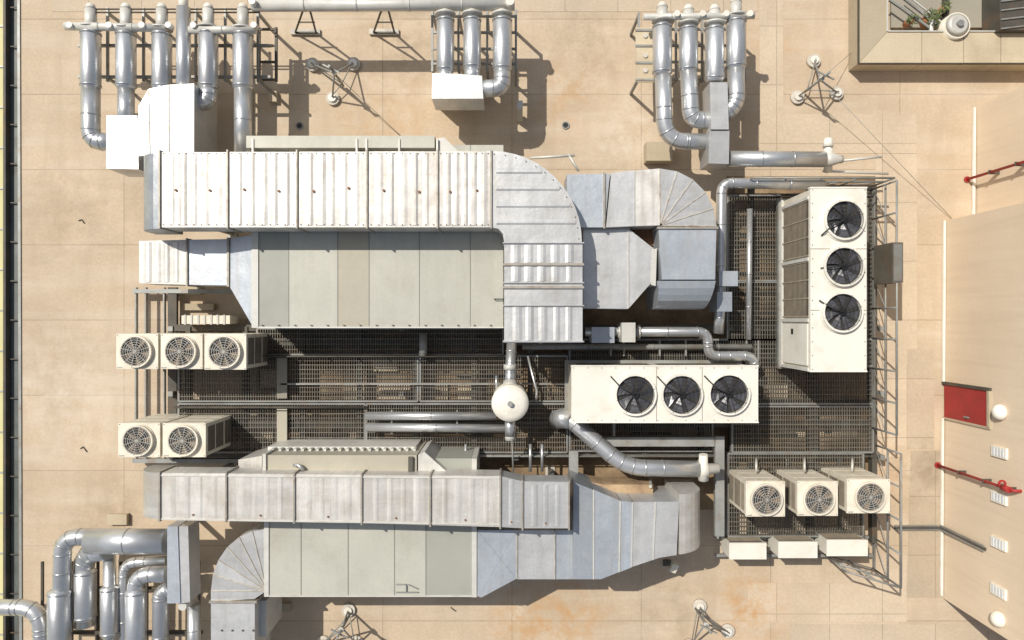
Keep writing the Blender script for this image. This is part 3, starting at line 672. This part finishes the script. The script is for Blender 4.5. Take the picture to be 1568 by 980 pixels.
for x in(662,702,746,790):
    beam(o,'racks',W(x,15,1.2),W(x,110,1.2),.05,.07,'steel')
    for y in(18,105): p=W(x,y,1.2); box(o,'racks',p.x-.03,p.y-.03,p.x+.03,p.y+.03,.02,1.2,'steel')
beam(o,'junction',W(796,180,.1),W(796,160,.9),.14,.2,'trim')
o.finish()
o=Obj('exhaust_pipe_cluster'); z=1.6
for x,ya,yb,w in((1014,40,112,29),(1054,44,108,29),(1094,44,122,29),(1127,32,103,30)): silencer(o,x,ya,yb,z,w,yn=ya-28)
pipe(o,'pipes',[W(1015,112,z),W(1018,216,z-.2),W(1090,217,z-.2)],px(12.5,z),step=.9,R=.5)
pipe(o,'pipes',[W(1054,108,z),W(1058,184,z-.1),W(1092,184,z-.1)],px(13,z),step=.9,R=.45)
pipe(o,'pipes',[W(1127,103,z),W(1127,158,z),W(1108,176,z-.1)],px(13,z),step=.9,R=.3)
pipe(o,'headers',[W(985,26,z+.1),W(1155,24,z+.1)],px(5,z),'trim',step=.7,seg=10)
for x in(1035,1074,1110,1146): cyl(o,'caps',W(x,24,z+.1),.07,z+.05,z+.24,'white',14)
iprism(o,'collector_box',[(1087,126),(1114,126),(1116,198),(1089,198)],1.1,1.8,'galv',1.05)
iprism(o,'collector_box',[(1086,200),(1117,200),(1116,251),(1085,250)],1.0,1.75,'galv',.85)
pipe(o,'outlet_pipe',[W(1116,243,1.5),W(1262,244,1.5)],px(12,1.5),step=.9)
sweep(o,'outlet_cap',[W(1262,244,1.5),W(1270,244,1.5),W(1284,244,1.5),W(1290,244,1.5)],[.14,.17,.10,.09],'trim',18)
pipe(o,'vent_pipe',[W(1268,262,1.2),W(1268,222,1.6)],px(6.5,1.5),'white',bands=False); sweep(o,'vent_cap',[W(1268,225,1.6),W(1268,212,1.6)],[.12,.09],'white',16)
for k in(45,70,95,122): beam(o,'racks',W(978,k,1.15),W(1140,k,1.15),.05,.06,'steel')
for x in(978,1035,1075,1140):
    beam(o,'racks',W(x,20,1.15),W(x,126,1.15),.05,.07,'steel')
    for y in(24,120): p=W(x,y,1.15); box(o,'racks',p.x-.03,p.y-.03,p.x+.03,p.y+.03,.02,1.15,'steel')
iprism(o,'mounting_plate',[(973,42),(1001,42),(1001,126),(975,126)],1.19,1.22,'wall2',1.2)
for y in(55,85,108): spot(o,988,y,1.22,.06,'concrete')
for y in(46,70,96,122): beam(o,'plate_straps',W(973,y,1.235),W(1001,y,1.235),.05,.02,'steel')
ibox(o,'footing',990,217,1030,246,.02,.4,'wall2')
o.finish()
o=Obj('exhaust_pipe_cluster'); z=1.4
pipe(o,'pipes',[W(92,1040,z),W(96,822,z),W(150,822,z)],px(12.5,z),R=.5)
pipe(o,'pipes',[W(136,829,z+.1),W(256,829,z+.1)],px(19,z),step=1.3)
pipe(o,'pipes',[W(130,958,z-.3),W(128,848,z-.3),W(165,842,z)],px(15,z),R=.45,step=.9)
silencer(o,130,875,945,z-.25,32,False)
silencer(o,91,905,1010,z+.02,33,False)
pipe(o,'pipes',[W(207,1040,z),W(207,880,z),W(256,879,z)],px(12,z),R=.5); silencer(o,208,905,1000,z+.02,30,False)
pipe(o,'pipes',[W(246,1040,z-.1),W(246,908,z-.1),W(262,900,z-.1)],px(12,z),R=.3)
pipe(o,'pipes',[W(168,1040,z-.2),W(168,852,z-.2)],px(9,z),step=.8); silencer(o,168,900,970,z-.18,26,False)
pipe(o,'pipes',[W(190,1040,z-.35),W(190,862,z-.3),W(256,858,z-.3)],px(8,z),R=.3,step=.8)
pipe(o,'pipes',[W(-60,930,z-.1),W(62,930,z-.1),W(66,1050,z-.1)],px(12,z),R=.5,step=.8)
pipe(o,'pipes',[W(297,1040,z-.3),W(297,925,z-.3)],px(10,z),step=.6)
iprism(o,'collector_box',[(256,806),(272,806),(276,924),(256,924)],1.15,1.75,'galvb',.95)
iprism(o,'collector_box',[(273,806),(288,806),(291,922),(277,924)],1.15,1.72,'galv',1.05)
for y in(815,910): box(o,'box_legs',W(270,y,1.2).x-.05,W(270,y,1.2).y-.05,W(270,y,1.2).x+.05,W(270,y,1.2).y+.05,.02,1.14,'steeld')
beam(o,'racks',W(60,968,.9),W(310,968,.9),.08,.08,'steeld'); beam(o,'racks',W(110,900,.7),W(300,900,.7),.06,.06,'steeld')
for x in(65,110,150,185,225,305): beam(o,'racks',W(x,860,.8),W(x,1000,.8),.05,.06,'steeld')
cyl(o,'caps',W(282,926,1.5),.10,1.2,1.6,'trim',14)
o.finish()
# ================================================================== PROCESS PIPES / VESSEL
o=Obj('expansion_vessel'); c=W(781,618,2.0)
cyl(o,'tank',c,px(29,2)-.01,.7,1.9,'cream',36); sweep(o,'dome',[(c.x,c.y,1.9),(c.x,c.y,1.95),(c.x,c.y,2.0),(c.x,c.y,2.03)],[px(29,2),px(29,2)*.97,px(29,2)*.7,.02],'white',36)
cyl(o,'nozzle',c,.06,2.0,2.12,'steel',12)
pipe(o,'feed_pipe',[W(784,520,1.3),W(781,575,1.5),W(781,600,1.5)],px(8,1.3),step=.4); 
sweep(o,'feed_flange',[W(781,558,1.5),W(781,566,1.5)],.15,'trim',16); sweep(o,'feed_flange',[W(781,584,1.5),W(781,600,1.6)],[.16,.2],'trim',16)
pipe(o,'drain_pipe',[W(781,640,1.6),W(781,668,1.6)],px(8,1.6),step=.2); sweep(o,'drain_cap',[W(781,662,1.6),W(781,674,1.6)],.12,'trim',14)
pipe(o,'drain_pipe',[W(760,575,1.4),W(760,600,1.4)],.03,'pipe',bands=False)
sweep(o,'drain_pipe',[W(784,674,1.2),W(786,724,1.2)],.02,'steel',8)
for a in range(3): 
    an=a*2.1; box(o,'legs',c.x+.35*math.cos(an)-.03,c.y+.35*math.sin(an)-.03,c.x+.35*math.cos(an)+.03,c.y+.35*math.sin(an)+.03,.05,.75,'steel')
o.finish()
o=Obj('water_pipework')
pipe(o,'pipes',[W(560,637,1.0),W(760,637,1.0)],px(6.5,1),step=2); pipe(o,'pipes',[W(560,654,1.0),W(775,656,1.0)],px(6.5,1),step=2)
for x in(600,700): beam(o,'brackets',W(x,628,.85),W(x,664,.85),.04,.08,'steel'); 
pipe(o,'pipes',[W(896,508,1.2),W(1084,508,1.2),W(1084,545,1.1),W(1150,545,1.1),W(1158,562,1.0)],px(7.5,1.2),R=.25,step=1)
ibox(o,'valves',906,501,941,525,.9,1.45,'galvb',1.0); ibox(o,'valves',952,494,973,524,.9,1.6,'trim')
for x in(946,976): sweep(o,'flanges',[W(x,508,1.2),W(x+4,508,1.2)],.16,'trim',16)
pipe(o,'pipes',[W(1262,283,1.4),W(1105,280,1.4),W(1103,470,1.3),W(1100,510,1.2)],px(8,1.4),R=.25,step=1)
ibox(o,'valves',1101,415,1130,438,1.0,1.7,'galvb',1.0); ibox(o,'valves',1098,447,1121,477,1.0,1.65,'galvb',.9)
pipe(o,'pipes',[W(800,531,.8),W(1150,531,.8)],px(4.5,.8),'steel',step=.8,seg=12)
pipe(o,'pipes',[W(1148,320,.9),W(1146,520,.9)],px(4.5,.8),'pipe',step=.8,seg=12)
pipe(o,'big_pipe',[W(850,640,1.0),W(870,640,1.3),W(958,716,1.5),W(1072,718,1.5)],px(12.5,1.4),R=.45,step=1)
sweep(o,'big_pipe_elbow',[W(853,643,.9),W(862,640,1.3),W(874,644,1.4)],[.22,.24,.2],'pipe',20)
sweep(o,'pipe_end',[W(1070,718,1.5),W(1082,718,1.5),W(1084,718,1.5),W(1100,717,1.5)],[.21,.2,.13,.12],'white',20)
sweep(o,'pipe_end',[W(1077,735,1.5),W(1077,696,1.6)],[.12,.10],'white',16)
for x in(935,955,1010,1050): beam(o,'brackets',W(x,520,.8),W(x,545,.8),.04,.06,'steel')
pipe(o,'pipes',[W(648,510,.9),W(648,545,.9)],.1,'steel',step=2)
beam(o,'brackets',W(940,645,1.0),W(940,668,1.0),.06,.06,'steel')
pipe(o,'pipes',[W(808,545,.9),W(822,600,.9),W(820,615,.9)],.03,'pipe',bands=False,seg=8)
for x in(713,812,830): sweep(o,'risers',[W(x,680,1.0),W(x,722,1.0)],.035,'pipe',10)
for a,b_ in(((812,242),(880,238)),((870,236),(886,262)),((1290,246),(1350,240)),((1260,262),(1360,266))): sweep(o,'small_lines',[W(*a,1.2),W(*b_,1.2)],.03,'trim',8)
beam(o,'pipe_strut',W(996,735,1.0),W(996,745,1.6),.06,.06,'trim')
o.finish()
o=Obj('electrical_cabinet'); ibox(o,'box',1367,371,1383,433,.9,1.75,'steeld',1.6); ibox(o,'door',1369,374,1381,430,1.752,1.77,'steel',.7)
p=W(1372,400,1.2); box(o,'post',p.x-.04,p.y-.04,p.x+.04,p.y+.04,.02,.9,'steel'); o.finish()
# ================================================================== TRIPODS, DRAINS, WIRES
def tripod(pads,apex,az=1.0):
    o=Obj('antenna_tripod'); A=W(*apex,az)
    for x,y in pads:
        p=W(x,y,.1); cyl(o,'pads',p,.17,.012,.09,'concrete',20); cyl(o,'pads',p,.10,.09,.15,'white',16)
        sweep(o,'legs',[p,A],.022,'steel',8); 
        sweep(o,'struts',[p+Vector((0,0,.1)),Vector((A.x,A.y,.25))],.015,'steel',6)
    sweep(o,'mast',[(A.x,A.y,.1),(A.x,A.y,az+.5)],.03,'steel',10); cyl(o,'head',A,.06,az,az+.12,'trim',10)
    beam(o,'arm',A+Vector((-.2,.1,.3)),A+Vector((.2,-.1,.3)),.03,.03,'steel')
    o.finish()
tripod([(478,98),(541,97),(509,150)],(512,112)); tripod([(1247,92),(1222,148),(1282,142)],(1256,122))
tripod([(533,935),(494,985),(545,985)],(524,962)); tripod([(1072,929),(1115,967),(1056,990)],(1080,955))
for x,y in((459,193),(866,192)):
    o=Obj('roof_drain'); c=W(x,y,0); ring(o,'rim',c,.07,.10,.006,.03,'steel',20); cyl(o,'bowl',c,.07,.006,.012,'black',16)
    for k in range(3): beam(o,'strainer',(c.x-.07,c.y-.04+k*.04,.02),(c.x+.07,c.y-.04+k*.04,.02),.012,.01,'steeld')
    o.finish()
o=Obj('guy_wires')
for a,b_ in(((512,112),(620,214)),((1256,122),(1310,75)),((1256,122),(1458,335))): sweep(o,'w',[W(*a,.9),W(*b_,.04)],.007,'steel',6)
o.finish()
def litter(x,y,pts):
    o=Obj('loose_cable'); sweep(o,'c',[W(x+a,y+b_,.02) for a,b_ in pts],.012,'rubber',6); o.finish()
litter(120,338,[(0,0),(5,-2),(9,4)]); litter(123,687,[(0,0),(4,-3),(10,5)]); litter(690,930,[(0,0),(5,4),(8,6)])
o=Obj('floodlight'); p=W(1029,874,.6); beam(o,'head',p,p+Vector((.08,.22,.1)),.16,.12,'cream'); sweep(o,'stem',[(p.x,p.y,.01),p],.02,'steel',8); beam(o,'base',(p.x-.1,p.y,.03),(p.x+.1,p.y,.03),.15,.04,'steeld'); o.finish()
o=Obj('concrete_footings')
for x,y,w,h_ in((180,795,30,16),(418,148,12,16),(288,445,40,12),(305,470,46,10),(430,930,30,12)):
    p=W(x,y,.1); box(o,'b',p.x-w/120,p.y-h_/120,p.x+w/120,p.y+h_/120,.012,.14,'wall2')
o.finish()
# ================================================================== LIGHT / CAMERA
w=bpy.data.worlds.new('World'); scene.world=w; w.use_nodes=True; nt=w.node_tree
sky=nt.nodes.new('ShaderNodeTexSky'); sky.sky_type='NISHITA'; sky.sun_disc=False; sky.dust_density=2; sky.air_density=1.0
dirv=Vector((.54,-.50,-1)).normalized(); el=math.asin(-dirv.z)
sky.sun_elevation=el; sky.sun_rotation=math.atan2(-dirv.x,-dirv.y)%(2*math.pi)
hs=nt.nodes.new('ShaderNodeHueSaturation'); hs.inputs['Saturation'].default_value=.6
nt.links.new(sky.outputs[0],hs.inputs['Color']); nt.links.new(hs.outputs[0],nt.nodes['Background'].inputs[0]); nt.nodes['Background'].inputs[1].default_value=.10
sd=bpy.data.lights.new('sun','SUN'); sd.energy=4.1; sd.angle=math.radians(.5); sd.color=(1,.945,.86)
so=bpy.data.objects.new('sun',sd); scene.collection.objects.link(so); so.rotation_euler=dirv.to_track_quat('-Z','Y').to_euler(); so.location=(-10,10,20)
cd=bpy.data.cameras.new('camera'); co=bpy.data.objects.new('camera',cd); scene.collection.objects.link(co)
co.location=(0,0,H); co.rotation_euler=(0,0,0); cd.sensor_width=36; cd.lens=36*H/(1568/S); cd.clip_end=2000
scene.camera=co
scene.view_settings.view_transform='Standard'; scene.view_settings.look='None'; scene.view_settings.exposure=0
